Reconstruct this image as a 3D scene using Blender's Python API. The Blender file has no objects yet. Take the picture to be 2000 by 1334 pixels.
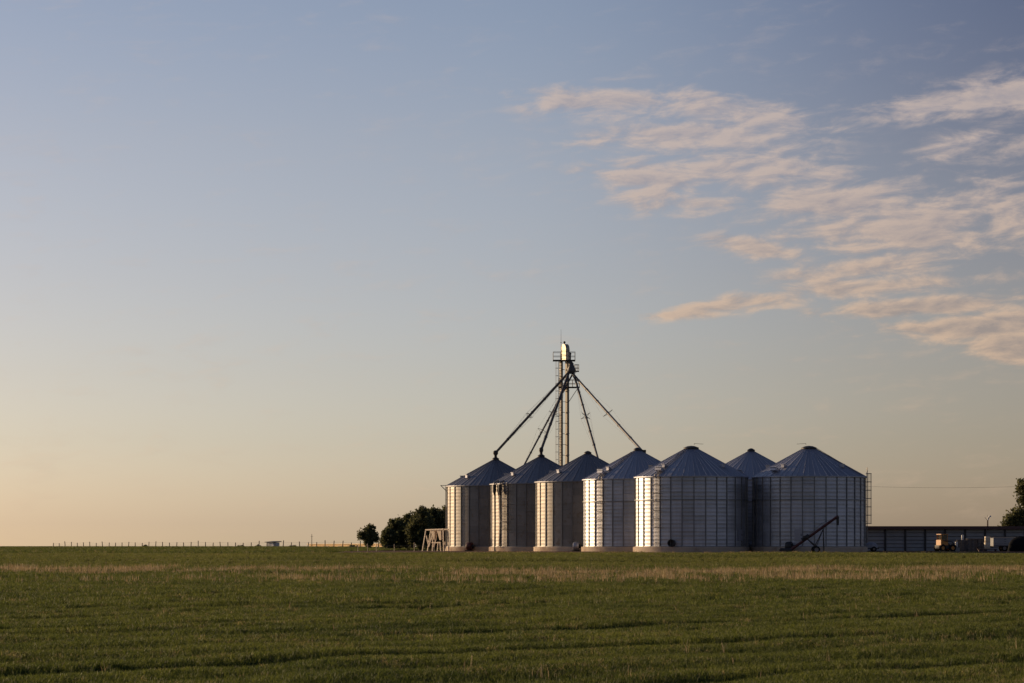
import bpy, math, random
import numpy as np
from mathutils import Vector, Matrix, Euler

R = math.radians
rng = random.Random(7)
nrng = np.random.default_rng(11)
scene = bpy.context.scene
C = scene.collection

# ------------------------------------------------------------------ camera
CAM_Z = 1.6
cam = bpy.data.objects.new('camera', bpy.data.cameras.new('camera'))
C.objects.link(cam)
cam.location = (0, 0, CAM_Z)
cam.rotation_euler = (math.pi / 2, 0, 0)
cam.data.sensor_width = 36.0
cam.data.lens = 100.8
cam.data.shift_y = 0.2
cam.data.clip_start = 0.5
cam.data.clip_end = 40000
scene.camera = cam

# ------------------------------------------------------------------ light
SUN_EL, SUN_AZ = 10.5, -57.0            # azimuth from +Y towards +X
sun_dir = Vector((math.sin(R(SUN_AZ)) * math.cos(R(SUN_EL)), math.cos(R(SUN_AZ)) * math.cos(R(SUN_EL)), math.sin(R(SUN_EL))))
sl = bpy.data.lights.new('sun', 'SUN')
sl.energy = 4.3
sl.angle = R(0.53)
sl.color = (1.0, 0.72, 0.43)
so = bpy.data.objects.new('sun', sl)
C.objects.link(so)
so.rotation_euler = sun_dir.to_track_quat('Z', 'Y').to_euler()
so.location = (-60, 40, 60)

scene.view_settings.view_transform = 'Standard'
scene.view_settings.look = 'None'
scene.view_settings.exposure = 0.0
scene.view_settings.gamma = 1.0
scene.view_settings.use_curve_mapping = False

# ------------------------------------------------------------------ world
world = bpy.data.worlds.new('World')
scene.world = world
world.use_nodes = True
wt = world.node_tree
WN, WL = wt.nodes, wt.links
bg = WN['Background']


class NG:
    """small helper that writes node maths"""
    def __init__(self, tree):
        self.t = tree

    def put(self, sock, v):
        if v is None:
            return
        if isinstance(v, bpy.types.NodeSocket):
            self.t.links.new(v, sock)
        else:
            sock.default_value = v

    def m(self, op, a, b=None, c=None, clamp=False):
        n = self.t.nodes.new('ShaderNodeMath')
        n.operation = op
        n.use_clamp = clamp
        self.put(n.inputs[0], a)
        self.put(n.inputs[1], b)
        self.put(n.inputs[2], c)
        return n.outputs[0]

    def ss(self, x, lo, hi):
        n = self.t.nodes.new('ShaderNodeMapRange')
        n.interpolation_type = 'SMOOTHSTEP'
        self.put(n.inputs[0], x)
        n.inputs[1].default_value = lo
        n.inputs[2].default_value = hi
        n.inputs[3].default_value = 0
        n.inputs[4].default_value = 1
        return n.outputs[0]

    def comb(self, x, y, z):
        n = self.t.nodes.new('ShaderNodeCombineXYZ')
        self.put(n.inputs[0], x); self.put(n.inputs[1], y); self.put(n.inputs[2], z)
        return n.outputs[0]

    def noise(self, vec, scale, detail=5, rough=0.55, dist=0.0):
        n = self.t.nodes.new('ShaderNodeTexNoise')
        self.put(n.inputs['Vector'], vec)
        n.inputs['Scale'].default_value = scale
        n.inputs['Detail'].default_value = detail
        n.inputs['Roughness'].default_value = rough
        n.inputs['Distortion'].default_value = dist
        return n.outputs[0]

    def ramp(self, f, pts, interp='LINEAR'):
        n = self.t.nodes.new('ShaderNodeValToRGB')
        cr = n.color_ramp
        cr.interpolation = interp
        while len(cr.elements) < len(pts):
            cr.elements.new(0.5)
        for e, (p, c) in zip(cr.elements, pts):
            e.position = p
            e.color = (c[0], c[1], c[2], 1)
        self.put(n.inputs[0], f)
        return n.outputs[0]

    def mix(self, f, a, b, mode='MIX'):
        n = self.t.nodes.new('ShaderNodeMix')
        n.data_type = 'RGBA'
        n.blend_type = mode
        n.clamp_factor = True
        self.put(n.inputs['Factor'], f)
        self.put(n.inputs[6], a if isinstance(a, bpy.types.NodeSocket) else (a[0], a[1], a[2], 1))
        self.put(n.inputs[7], b if isinstance(b, bpy.types.NodeSocket) else (b[0], b[1], b[2], 1))
        return n.outputs[2]


def build_world():
    g = NG(wt)
    sky = WN.new('ShaderNodeTexSky')
    sky.sky_type = 'NISHITA'
    sky.sun_disc = False
    sky.sun_elevation = R(SUN_EL)
    sky.sun_rotation = R(SUN_AZ)
    sky.air_density = 1.0
    sky.dust_density = 1.0
    sky.ozone_density = 1.0
    tc = WN.new('ShaderNodeTexCoord')
    sep = WN.new('ShaderNodeSeparateXYZ')
    WL.new(tc.outputs['Generated'], sep.inputs[0])
    x, y, z = sep.outputs
    az = g.m('ARCTAN2', x, y)
    el = g.m('ARCTANGENT', g.m('DIVIDE', z, g.m('SQRT', g.m('ADD', g.m('MULTIPLY', x, x), g.m('MULTIPLY', y, y)))))
    # colour of the evening air against height above the horizon
    e1 = g.m('DIVIDE', el, 0.5, clamp=True)
    k = lambda *c: tuple(v / 3.0 for v in c)
    corr = g.ramp(e1, [(0.0, k(1.30, 1.42, 2.15)), (0.016, k(1.15, 1.24, 1.95)), (0.074, k(1.02, 1.07, 1.6)), (0.12, k(1.0, 0.99, 1.40)), (0.186, k(1.0, 0.94, 1.25)),
                       (0.28, k(1.0, 0.91, 1.13)), (0.374, k(0.915, 0.865, 1.08)), (1.0, k(0.85, 0.87, 1.05))])
    # deeper blue high up and away from the sun
    dt = WN.new('ShaderNodeVectorMath'); dt.operation = 'DOT_PRODUCT'
    WL.new(tc.outputs['Generated'], dt.inputs[0]); dt.inputs[1].default_value = sun_dir
    away = g.ss(g.m('MULTIPLY', dt.outputs['Value'], -1.0), -0.57, -0.37)
    high = g.ss(el, 0.05, 0.205)
    dark = g.m('SUBTRACT', 1.0, g.m('MULTIPLY', away, g.m('ADD', 0.18, g.m('MULTIPLY', high, 0.28))))
    tint = g.mix(away, (1, 1, 1), g.mix(high, (1.04, 0.96, 0.90), (0.95, 0.925, 1.07)))
    base = g.mix(1.0, g.mix(1.0, sky.outputs[0], corr, 'MULTIPLY'), tint, 'MULTIPLY')
    sc_ = WN.new('ShaderNodeVectorMath'); sc_.operation = 'SCALE'
    WL.new(base, sc_.inputs[0])
    WL.new(g.m('MULTIPLY', dark, 3.0), sc_.inputs['Scale'])
    base = sc_.outputs[0]

    # ---- clouds: banks laid out by bearing and height, broken up by streaky noise
    def blob(px, py, rx, ry, slope=0.0, amp=1.0):
        ca, ce = (px - 1000) / 5600, (1067 - py) / 5600
        da = g.m('SUBTRACT', az, ca)
        de = g.m('SUBTRACT', g.m('SUBTRACT', el, ce), g.m('MULTIPLY', da, slope))
        a = g.m('MULTIPLY', da, 5600 / rx)
        b = g.m('MULTIPLY', de, 5600 / ry)
        r2 = g.m('ADD', g.m('MULTIPLY', a, a), g.m('MULTIPLY', b, b))
        return g.m('MULTIPLY', g.m('EXPONENT', g.m('MULTIPLY', r2, -1.0)), amp)
    blobs = [(1190, 205, 190, 38, -0.02, .95), (1420, 225, 200, 40, -.12, .72), (1330, 272, 210, 30, .05, .95), (1560, 265, 130, 34, 0, .55),
             (1270, 355, 150, 55, 0.0, .95), (1480, 340, 210, 60, -.05, .8), (1640, 395, 260, 60, -.1, .9), (1330, 405, 160, 24, .02, .7),
             (1760, 455, 240, 70, .0, .95), (1940, 440, 160, 90, 0, .8), (1860, 215, 190, 34, .12, .9), (1990, 200, 160, 40, .1, 1.0), (1890, 300, 120, 30, .1, .65),
             (1480, 488, 110, 24, -.12, .85), (1720, 525, 190, 34, .12, .95), (1470, 592, 240, 22, .12, .82), (1700, 565, 240, 22, .06, .85),
             (1300, 617, 80, 12, .05, .9), (1800, 607, 190, 20, .04, 1.1), (1910, 645, 190, 26, .04, 1.35), (2010, 685, 130, 36, -.1, 1.5), (1970, 590, 90, 18, .1, .6),
             (2450, 420, 460, 260, .0, .9), (3300, 380, 700, 230, .0, .7)]
    cover = None
    for b in blobs:
        s = blob(*b)
        cover = s if cover is None else g.m('SMOOTH_MAX', cover, s, 0.25)
    # thin veils
    vec = g.comb(g.m('MULTIPLY', az, 52.0), g.m('MULTIPLY', g.m('SUBTRACT', el, g.m('MULTIPLY', az, 0.06)), 165.0), 0.0)
    n1 = g.noise(vec, 1.0, 8, 0.60, 0.3)
    vec2 = g.comb(g.m('MULTIPLY', g.m('SUBTRACT', az, 0.003), 52.0), g.m('MULTIPLY', g.m('SUBTRACT', g.m('SUBTRACT', el, -0.0014), g.m('MULTIPLY', az, 0.06)), 165.0), 0.0)
    n2 = g.noise(vec2, 1.0, 6, 0.6, 0.25)
    n3 = g.noise(g.comb(g.m('MULTIPLY', az, 14.0), g.m('MULTIPLY', el, 46.0), 3.7), 1.0, 3, 0.5)
    dens = g.m('ADD', g.m('MULTIPLY', cover, 1.0), g.m('ADD', g.m('MULTIPLY', g.m('SUBTRACT', n1, 0.5), 2.15), g.m('MULTIPLY', g.m('SUBTRACT', n3, 0.5), 0.7)))
    alpha = g.m('MULTIPLY', g.ss(dens, 0.14, 0.90), g.ss(cover, 0.06, 0.40))
    shade = g.m('ADD', 0.66, g.m('MULTIPLY', g.m('SUBTRACT', n1, n2), 3.4), clamp=True)
    # thick cores are greyer, thin rims take the low sun
    shade = g.m('SUBTRACT', shade, g.m('MULTIPLY', g.ss(dens, 0.70, 1.5), 0.5), clamp=True)
    lowc = g.ss(el, 0.06, 0.15)
    lit = g.mix(lowc, (0.66, 0.47, 0.33), (0.58, 0.47, 0.415))
    drk = g.mix(lowc, (0.34, 0.28, 0.25), (0.34, 0.32, 0.36))
    ccol = g.mix(shade, drk, lit)
    csc = WN.new('ShaderNodeVectorMath'); csc.operation = 'SCALE'
    WL.new(ccol, csc.inputs[0]); csc.inputs['Scale'].default_value = 10.0
    csc.name = 'cloud_gain'
    final = g.mix(g.m('MULTIPLY', alpha, 0.82), base, csc.outputs[0])
    WL.new(final, bg.inputs['Color'])
    bg.inputs['Strength'].default_value = 0.1


build_world()
world.cycles.sampling_method = 'MANUAL'
world.cycles.sample_map_resolution = 256


# ------------------------------------------------------------------ mesh helpers
class MB:
    def __init__(self):
        self.v, self.f = [], []

    def add(self, vs, fs):
        o = len(self.v)
        self.v += [tuple(p) for p in vs]
        self.f += [tuple(i + o for i in q) for q in fs]
        return self

    def box(self, c, s, rot=None):
        hx, hy, hz = s[0] / 2, s[1] / 2, s[2] / 2
        vs = [Vector((a * hx, b * hy, d * hz)) for d in (-1, 1) for a, b in ((-1, -1), (1, -1), (1, 1), (-1, 1))]
        if rot:
            m = Euler(rot).to_matrix()
            vs = [m @ p for p in vs]
        c = Vector(c)
        return self.add([p + c for p in vs], [(3, 2, 1, 0), (4, 5, 6, 7), (0, 1, 5, 4), (1, 2, 6, 5), (2, 3, 7, 6), (3, 0, 4, 7)])

    def tube(self, pts, r, n=8, cap=True):
        pts = [Vector(p) for p in pts]
        rs = r if isinstance(r, (list, tuple)) else [r] * len(pts)
        vs, fs = [], []
        for i, p in enumerate(pts):
            d = (pts[min(i + 1, len(pts) - 1)] - pts[max(i - 1, 0)]).normalized()
            a = d.cross(Vector((0, 0, 1)))
            if a.length < 1e-3:
                a = Vector((1, 0, 0))
            a.normalize()
            b = d.cross(a).normalized()
            for k in range(n):
                t = 2 * math.pi * k / n
                vs.append(p + (a * math.cos(t) + b * math.sin(t)) * rs[i])
        for i in range(len(pts) - 1):
            for k in range(n):
                k2 = (k + 1) % n
                fs.append((i * n + k, i * n + k2, (i + 1) * n + k2, (i + 1) * n + k))
        if cap:
            fs.append(tuple(range(n - 1, -1, -1)))
            fs.append(tuple((len(pts) - 1) * n + k for k in range(n)))
        return self.add(vs, fs)

    def lathe(self, prof, n=24, c=(0, 0, 0), a0=0.0, a1=2 * math.pi):
        full = abs(a1 - a0 - 2 * math.pi) < 1e-6
        m = n if full else n + 1
        vs, fs = [], []
        for r, z in prof:
            for k in range(m):
                t = a0 + (a1 - a0) * k / n
                vs.append((c[0] + r * math.sin(t), c[1] - r * math.cos(t), c[2] + z))
        for i in range(len(prof) - 1):
            for k in range(n):
                k2 = (k + 1) % m
                fs.append((i * m + k, i * m + k2, (i + 1) * m + k2, (i + 1) * m + k))
        return self.add(vs, fs)

    def hoop(self, c, r, t, n=10, a0=0.0, a1=2 * math.pi, axis='Z'):
        pts = []
        for k in range(n + 1):
            q = a0 + (a1 - a0) * k / n
            if axis == 'Z':
                pts.append((c[0] + r * math.sin(q), c[1] - r * math.cos(q), c[2]))
            elif axis == 'Y':
                pts.append((c[0] + r * math.cos(q), c[1], c[2] + r * math.sin(q)))
            else:
                pts.append((c[0], c[1] + r * math.cos(q), c[2] + r * math.sin(q)))
        return self.tube(pts, t, 5)

    def mesh(self, name, mat, smooth=False):
        me = bpy.data.meshes.new(name)
        me.from_pydata(self.v, [], self.f)
        me.validate()
        if smooth is True:
            me.polygons.foreach_set('use_smooth', [True] * len(me.polygons))
        elif smooth:
            me.polygons.foreach_set('use_smooth', [True] * len(me.polygons))
            me.set_sharp_from_angle(angle=R(smooth))
        me.materials.append(mat)
        me.update()
        return me

    def build(self, name, mat, parent=None, smooth=False, loc=(0, 0, 0), rot=(0, 0, 0)):
        return link(name, self.mesh(name, mat, smooth), parent, loc, rot)


def link(name, me, parent=None, loc=(0, 0, 0), rot=(0, 0, 0)):
    o = bpy.data.objects.new(name, me)
    C.objects.link(o)
    o.parent = parent
    o.location = loc
    o.rotation_euler = rot
    return o


def tag(o, label, cat, group=None):
    o['label'] = label
    o['category'] = cat
    if group:
        o['group'] = group
    return o


def thing(name, label, cat, loc=(0, 0, 0), rotz=0.0, group=None):
    o = bpy.data.objects.new(name, None)
    C.objects.link(o)
    o.empty_display_size = 0.5
    o.location = loc
    o.rotation_euler = (0, 0, rotz)
    return tag(o, label, cat, group)


def copy_tree(o, parent=None):
    c = o.copy()
    C.objects.link(c)
    c.parent = parent
    for ch in list(o.children):
        copy_tree(ch, c)
    return c


def X_at(px, Y):
    return (px - 1000) * Y / 5600.0


def Z_at(py, Y):
    return CAM_Z + (1067 - py) * Y / 5600.0


# ------------------------------------------------------------------ materials
MATS = {}


def mat_new(name):
    m = bpy.data.materials.new(name)
    m.use_nodes = True
    MATS[name] = m
    return m, NG(m.node_tree), m.node_tree.nodes['Principled BSDF']


def mat_galv(name, base, rough, metal, rnd=0.12, stain=0.25, scale=0.5, rust=None, streak=6.0):
    m, g, b = mat_new(name)
    N = m.node_tree.nodes
    oi = N.new('ShaderNodeObjectInfo')
    geo = N.new('ShaderNodeNewGeometry')
    mp = N.new('ShaderNodeMapping')
    mp.inputs['Scale'].default_value = (streak, streak, 1.0)
    m.node_tree.links.new(geo.outputs['Position'], mp.inputs[0])
    n = g.noise(mp.outputs[0], scale, 5, 0.6)
    f = g.m('ADD', 1.0 - rnd / 2 - stain / 2, g.m('ADD', g.m('MULTIPLY', oi.outputs['Random'], rnd), g.m('MULTIPLY', n, stain)))
    v = N.new('ShaderNodeVectorMath'); v.operation = 'SCALE'
    v.inputs[0].default_value = base
    m.node_tree.links.new(f, v.inputs['Scale'])
    col = v.outputs[0]
    if rust:
        n2 = g.noise(geo.outputs['Position'], 1.3, 6, 0.65)
        col = g.mix(g.m('MULTIPLY', g.ss(n2, 0.52, 0.72), 0.7), col, rust)
    g.put(b.inputs['Base Color'], col)
    g.put(b.inputs['Metallic'], metal)
    g.put(b.inputs['Roughness'], g.m('ADD', rough - 0.06, g.m('MULTIPLY', g.m('ADD', n, oi.outputs['Random']), 0.08)))
    return m


def mat_plain(name, base, rough=0.7, metal=0.0, var=0.3, scale=2.0, second=None, rnd=0.15):
    m, g, b = mat_new(name)
    N = m.node_tree.nodes
    geo = N.new('ShaderNodeNewGeometry')
    oi = N.new('ShaderNodeObjectInfo')
    n = g.noise(geo.outputs['Position'], scale, 6, 0.6)
    f = g.m('ADD', 1.0 - var / 2 - rnd / 2, g.m('ADD', g.m('MULTIPLY', n, var), g.m('MULTIPLY', oi.outputs['Random'], rnd)))
    v = N.new('ShaderNodeVectorMath'); v.operation = 'SCALE'
    v.inputs[0].default_value = base
    m.node_tree.links.new(f, v.inputs['Scale'])
    col = v.outputs[0]
    if second:
        n2 = g.noise(geo.outputs['Position'], scale * 0.45, 5, 0.6)
        col = g.mix(g.ss(n2, 0.48, 0.66), col, second)
    g.put(b.inputs['Base Color'], col)
    g.put(b.inputs['Metallic'], metal)
    g.put(b.inputs['Roughness'], rough)
    if rough >= 0.8:
        b.inputs['Specular IOR Level'].default_value = 0.05
    return m


def mat_leaf(name, base, tip, trans=0.35, patch=0.12, dry=None, dry_amt=0.0):
    m, g, b = mat_new(name)
    N = m.node_tree.nodes
    L = m.node_tree.links
    geo = N.new('ShaderNodeNewGeometry')
    oi = N.new('ShaderNodeObjectInfo')
    n = g.noise(geo.outputs['Position'], patch, 4, 0.6)
    f = g.m('ADD', g.m('MULTIPLY', oi.outputs['Random'], 0.55), g.m('MULTIPLY', g.m('SUBTRACT', n, 0.28), 1.0), clamp=True)
    col = g.mix(f, base, tip)
    if dry:
        n3 = g.noise(geo.outputs['Position'], patch * 2.7, 3, 0.5)
        rr = g.m('FRACT', g.m('MULTIPLY', oi.outputs['Random'], 37.7))
        dd = g.m('MULTIPLY', g.ss(g.m('ADD', rr, g.m('SUBTRACT', n3, 0.5)), 1.0 - dry_amt, 1.04 - dry_amt), 0.85)
        col = g.mix(dd, col, dry)
    g.put(b.inputs['Base Color'], col)
    b.inputs['Roughness'].default_value = 0.6
    b.inputs['Specular IOR Level'].default_value = 0.25
    tr = N.new('ShaderNodeBsdfTranslucent')
    L.new(col, tr.inputs[0])
    mx = N.new('ShaderNodeMixShader')
    mx.inputs[0].default_value = trans
    L.new(b.outputs[0], mx.inputs[1])
    L.new(tr.outputs[0], mx.inputs[2])
    L.new(mx.outputs[0], N['Material Output'].inputs[0])
    return m


M_WALL = mat_galv('galvanised_sheet', (0.46, 0.465, 0.495), 0.50, 0.82, 0.30, 0.50)
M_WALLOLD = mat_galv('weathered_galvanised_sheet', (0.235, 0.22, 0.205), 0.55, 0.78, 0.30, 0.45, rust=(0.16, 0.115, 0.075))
M_ROOF = mat_galv('galvanised_roof', (0.37, 0.375, 0.42), 0.50, 0.75, 0.12, 0.25)
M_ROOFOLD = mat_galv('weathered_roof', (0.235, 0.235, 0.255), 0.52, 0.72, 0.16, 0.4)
M_STIFF = mat_galv('dull_zinc_channel', (0.22, 0.22, 0.22), 0.5, 0.6, 0.1, 0.3)
M_STEEL = mat_galv('weathered_steel', (0.26, 0.24, 0.22), 0.5, 0.55, 0.1, 0.3, rust=(0.10, 0.055, 0.03))
M_DARK = mat_plain('dark_painted_steel', (0.035, 0.033, 0.034), 0.55, 0.2)
M_SPOUT = mat_galv('grey_spout_pipe', (0.10, 0.095, 0.09), 0.5, 0.4, 0.1, 0.3)
M_TRUNK = mat_galv('elevator_trunk', (0.105, 0.095, 0.082), 0.52, 0.45, 0.1, 0.3, rust=(0.14, 0.085, 0.045))
M_HOOD = mat_galv('bright_zinc_hood', (0.42, 0.37, 0.28), 0.5, 0.6, 0.1, 0.3)
M_CONC = mat_plain('concrete', (0.52, 0.42, 0.32), 0.85, 0, 0.35, 1.2, (0.36, 0.26, 0.19))
M_RED = mat_plain('red_paint', (0.075, 0.018, 0.015), 0.5, 0.1, 0.4)
M_ORANGE = mat_plain('orange_paint', (0.55, 0.22, 0.03), 0.45, 0.0, 0.3)
M_WHITE = mat_plain('white_plastic', (0.75, 0.71, 0.64), 0.45, 0.0, 0.12)
M_CREAM = mat_plain('cream_plastic', (0.68, 0.56, 0.40), 0.5, 0.0, 0.2)
M_TYRE = mat_plain('tyre_rubber', (0.025, 0.024, 0.023), 0.85)
M_WOOD = mat_plain('weathered_wood', (0.16, 0.125, 0.095), 0.85, 0, 0.5, 3.0)
M_PALEWOOD = mat_plain('pale_timber', (0.62, 0.50, 0.37), 0.75, 0, 0.4, 2.0)
M_BOARD = mat_plain('dark_shed_board', (0.33, 0.33, 0.32), 0.8, 0, 0.5, 1.0)
M_FASCIA = mat_plain('dark_red_fascia', (0.095, 0.048, 0.042), 0.7)
M_SHEDW = mat_plain('white_shed_wall', (0.55, 0.56, 0.58), 0.6)
M_YELLOW = mat_plain('yellow_barn_wall', (0.78, 0.50, 0.20), 0.7, 0, 0.25, 0.3)
M_TARP = mat_plain('black_tarp', (0.012, 0.012, 0.013), 0.8)
M_PALE = mat_plain('pale_tarp', (0.30, 0.30, 0.33), 0.6)
M_BARK = mat_plain('bark', (0.09, 0.065, 0.045), 0.9)
M_GLASS = mat_plain('dark_glass', (0.02, 0.018, 0.015), 0.15)
M_LEAF = mat_leaf('tree_leaf', (0.090, 0.100, 0.042), (0.155, 0.150, 0.068), 0.48, 0.5)
M_GRASS = mat_leaf('grass_blade', (0.038, 0.064, 0.016), (0.208, 0.224, 0.042), 0.42, 0.16, (0.34, 0.27, 0.12), 0.045)
M_FARGRASS = mat_leaf('far_grass_blade', (0.080, 0.100, 0.026), (0.260, 0.262, 0.056), 0.42, 0.05, (0.30, 0.24, 0.10), 0.05)
M_STRAW = mat_leaf('dry_stalk', (0.29, 0.205, 0.10), (0.52, 0.385, 0.20), 0.3, 0.2)


# ------------------------------------------------------------------ terrain
def sstep(a, b, x):
    t = np.clip((x - a) / (b - a), 0, 1)
    return t * t * (3 - 2 * t)


def vnoise(x, y, seed=0):
    xi, yi = np.floor(x).astype(np.int64), np.floor(y).astype(np.int64)
    fx, fy = x - xi, y - yi
    fx = fx * fx * (3 - 2 * fx); fy = fy * fy * (3 - 2 * fy)

    def h(a, b):
        n = (a * 374761393 + b * 668265263 + seed * 982451653) & 0x7fffffff
        n = ((n ^ (n >> 13)) * 1274126177) & 0x7fffffff
        return ((n ^ (n >> 16)) & 0xffff) / 65535.0
    return (h(xi, yi) * (1 - fx) + h(xi + 1, yi) * fx) * (1 - fy) + (h(xi, yi + 1) * (1 - fx) + h(xi + 1, yi + 1) * fx) * fy


ROW = np.array([0.63, 0.777])           # direction of the drill rows and tramlines


def row_coord(x, y):
    """distance across the rows (metres); the rows run straight"""
    return x * ROW[1] - y * ROW[0]


TRAM_OFF = float(row_coord(np.array(-7.9), np.array(44.0)))


def tram(x, y):
    """0..1, 1 in the middle of a wheel track"""
    r = row_coord(x, y) - TRAM_OFF
    r = (r + 3.5) % 7.0 - 3.5 + (vnoise(x * 0.4, y * 0.4, 44) - .5) * 0.22
    return np.exp(-(r / 0.5) ** 2) * (0.7 + 0.3 * vnoise(x * 0.12, y * 0.12, 45))


def tz(x, y):
    x = np.asarray(x, float); y = np.asarray(y, float)
    z = 0.88 * sstep(195, 262, y) + 0.17 * sstep(258, 290, y)
    left = sstep(-14, -34, x)
    z = z + 0.33 * left * sstep(330, 430, y)
    z = z - 2.2 * sstep(680, 2500, y)
    near = 1 - sstep(170, 200, y)
    und = (vnoise(x * 0.16 + 7, y * 0.10, 1) - .5) * 0.12 + (vnoise(x * 0.55, y * 0.32, 2) - .5) * 0.07
    row = -0.125 * tram(x, y) + 0.015 * np.sin(row_coord(x, y) * 2.7) * (0.3 + 0.9 * vnoise(x * 0.15, y * 0.15, 46))
    z = z + near * (und + row)
    mid = sstep(185, 205, y) * (1 - sstep(240, 262, y))
    z = z + mid * (vnoise(x * 0.06, y * 0.10, 3) - .5) * 0.14
    return z


def tzf(x, y):
    return float(tz(np.array(x), np.array(y)))


def build_field():
    ys = np.concatenate([np.linspace(-60, 24, 12), np.arange(26, 110, 0.55), np.arange(110, 210, 1.4), np.arange(210, 300, 1.5), np.arange(300, 700, 8.0), np.geomspace(710, 14000, 26)])
    xs = np.concatenate([-np.geomspace(9000, 46, 24), np.arange(-44, -12, 1.6), np.arange(-12, 16, 0.5), np.arange(16, 48, 1.6), np.geomspace(50, 9000, 24)])
    XX, YY = np.meshgrid(xs, ys)
    ZZ = tz(XX, YY)
    v = np.stack([XX, YY, ZZ], -1).reshape(-1, 3)
    nx, ny = len(xs), len(ys)
    i = np.arange((ny - 1) * (nx - 1))
    r, c = i // (nx - 1), i % (nx - 1)
    a = r * nx + c
    f = np.stack([a, a + 1, a + nx + 1, a + nx], -1)
    me = bpy.data.meshes.new('field')
    me.from_pydata(v.tolist(), [], f.tolist())
    me.polygons.foreach_set('use_smooth', [True] * len(me.polygons))
    m, g, b = mat_new('field_ground')
    N = m.node_tree.nodes
    geo = N.new('ShaderNodeNewGeometry')
    n = g.noise(geo.outputs['Position'], 0.10, 5, 0.6)
    n2 = g.noise(geo.outputs['Position'], 3.5, 5, 0.65)
    n3 = g.noise(geo.outputs['Position'], 0.03, 3, 0.5)
    col = g.mix(g.ss(n2, 0.35, 0.7), (0.022, 0.030, 0.010), (0.060, 0.070, 0.020))
    col = g.mix(g.m('MULTIPLY', g.ss(n, 0.5, 0.72), 0.6), col, (0.085, 0.075, 0.030))
    col = g.mix(g.m('MULTIPLY', g.ss(n3, 0.52, 0.62), 0.5), col, (0.045, 0.058, 0.020))
    g.put(b.inputs['Base Color'], col)
    b.inputs['Roughness'].default_value = 0.95
    b.inputs['Specular IOR Level'].default_value = 0.0
    me.materials.append(m)
    o = link('field', me)
    o['kind'] = 'structure'


build_field()


def build_yard():
    xs = np.linspace(-17, 90, 108)
    ys = np.linspace(262, 349, 60)
    XX, YY = np.meshgrid(xs, ys)
    edge = (vnoise(XX[0] * 0.35, XX[0] * 0, 5) - .5) * 3.0
    YY[0] += edge
    ZZ = tz(XX, YY) + 0.02 + 0.01 * vnoise(XX, YY, 9)
    nx, ny = len(xs), len(ys)
    f = [(r * nx + c, r * nx + c + 1, (r + 1) * nx + c + 1, (r + 1) * nx + c) for r in range(ny - 1) for c in range(nx - 1)]
    me = bpy.data.meshes.new('yard')
    me.from_pydata(np.stack([XX, YY, ZZ], -1).reshape(-1, 3).tolist(), [], f)
    me.materials.append(mat_plain('yard_earth', (0.14, 0.075, 0.045), 0.95, 0, 0.5, 0.5, (0.085, 0.055, 0.035)))
    o = link('yard', me)
    o['kind'] = 'structure'


build_yard()


# ------------------------------------------------------------------ grass (instanced blades)
def tuft_mesh(name, mat, n, h, spread, width, lean, seed):
    r = random.Random(seed)
    b = MB()
    for _ in range(n):
        a = r.uniform(0, 2 * math.pi)
        d = spread * math.sqrt(r.random())
        x, y = d * math.cos(a), d * math.sin(a)
        hh = h * r.uniform(0.55, 1.15)
        w = width * r.uniform(0.7, 1.3)
        t = r.uniform(0, math.pi)
        dx, dy = math.cos(t) * w / 2, math.sin(t) * w / 2
        la = r.uniform(0, 2 * math.pi)
        lx, ly = lean * hh * math.cos(la) * r.random(), lean * hh * math.sin(la) * r.random()
        b.add([(x - dx, y - dy, -0.02), (x + dx, y + dy, -0.02), (x + lx * .45 + dx * .8, y + ly * .45 + dy * .8, hh * .6),
               (x + lx * .45 - dx * .8, y + ly * .45 - dy * .8, hh * .6), (x + lx, y + ly, hh * (1 - 0.25 * lean))],
              [(0, 1, 2, 3), (3, 2, 4)])
    return b.mesh(name, mat)


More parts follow.
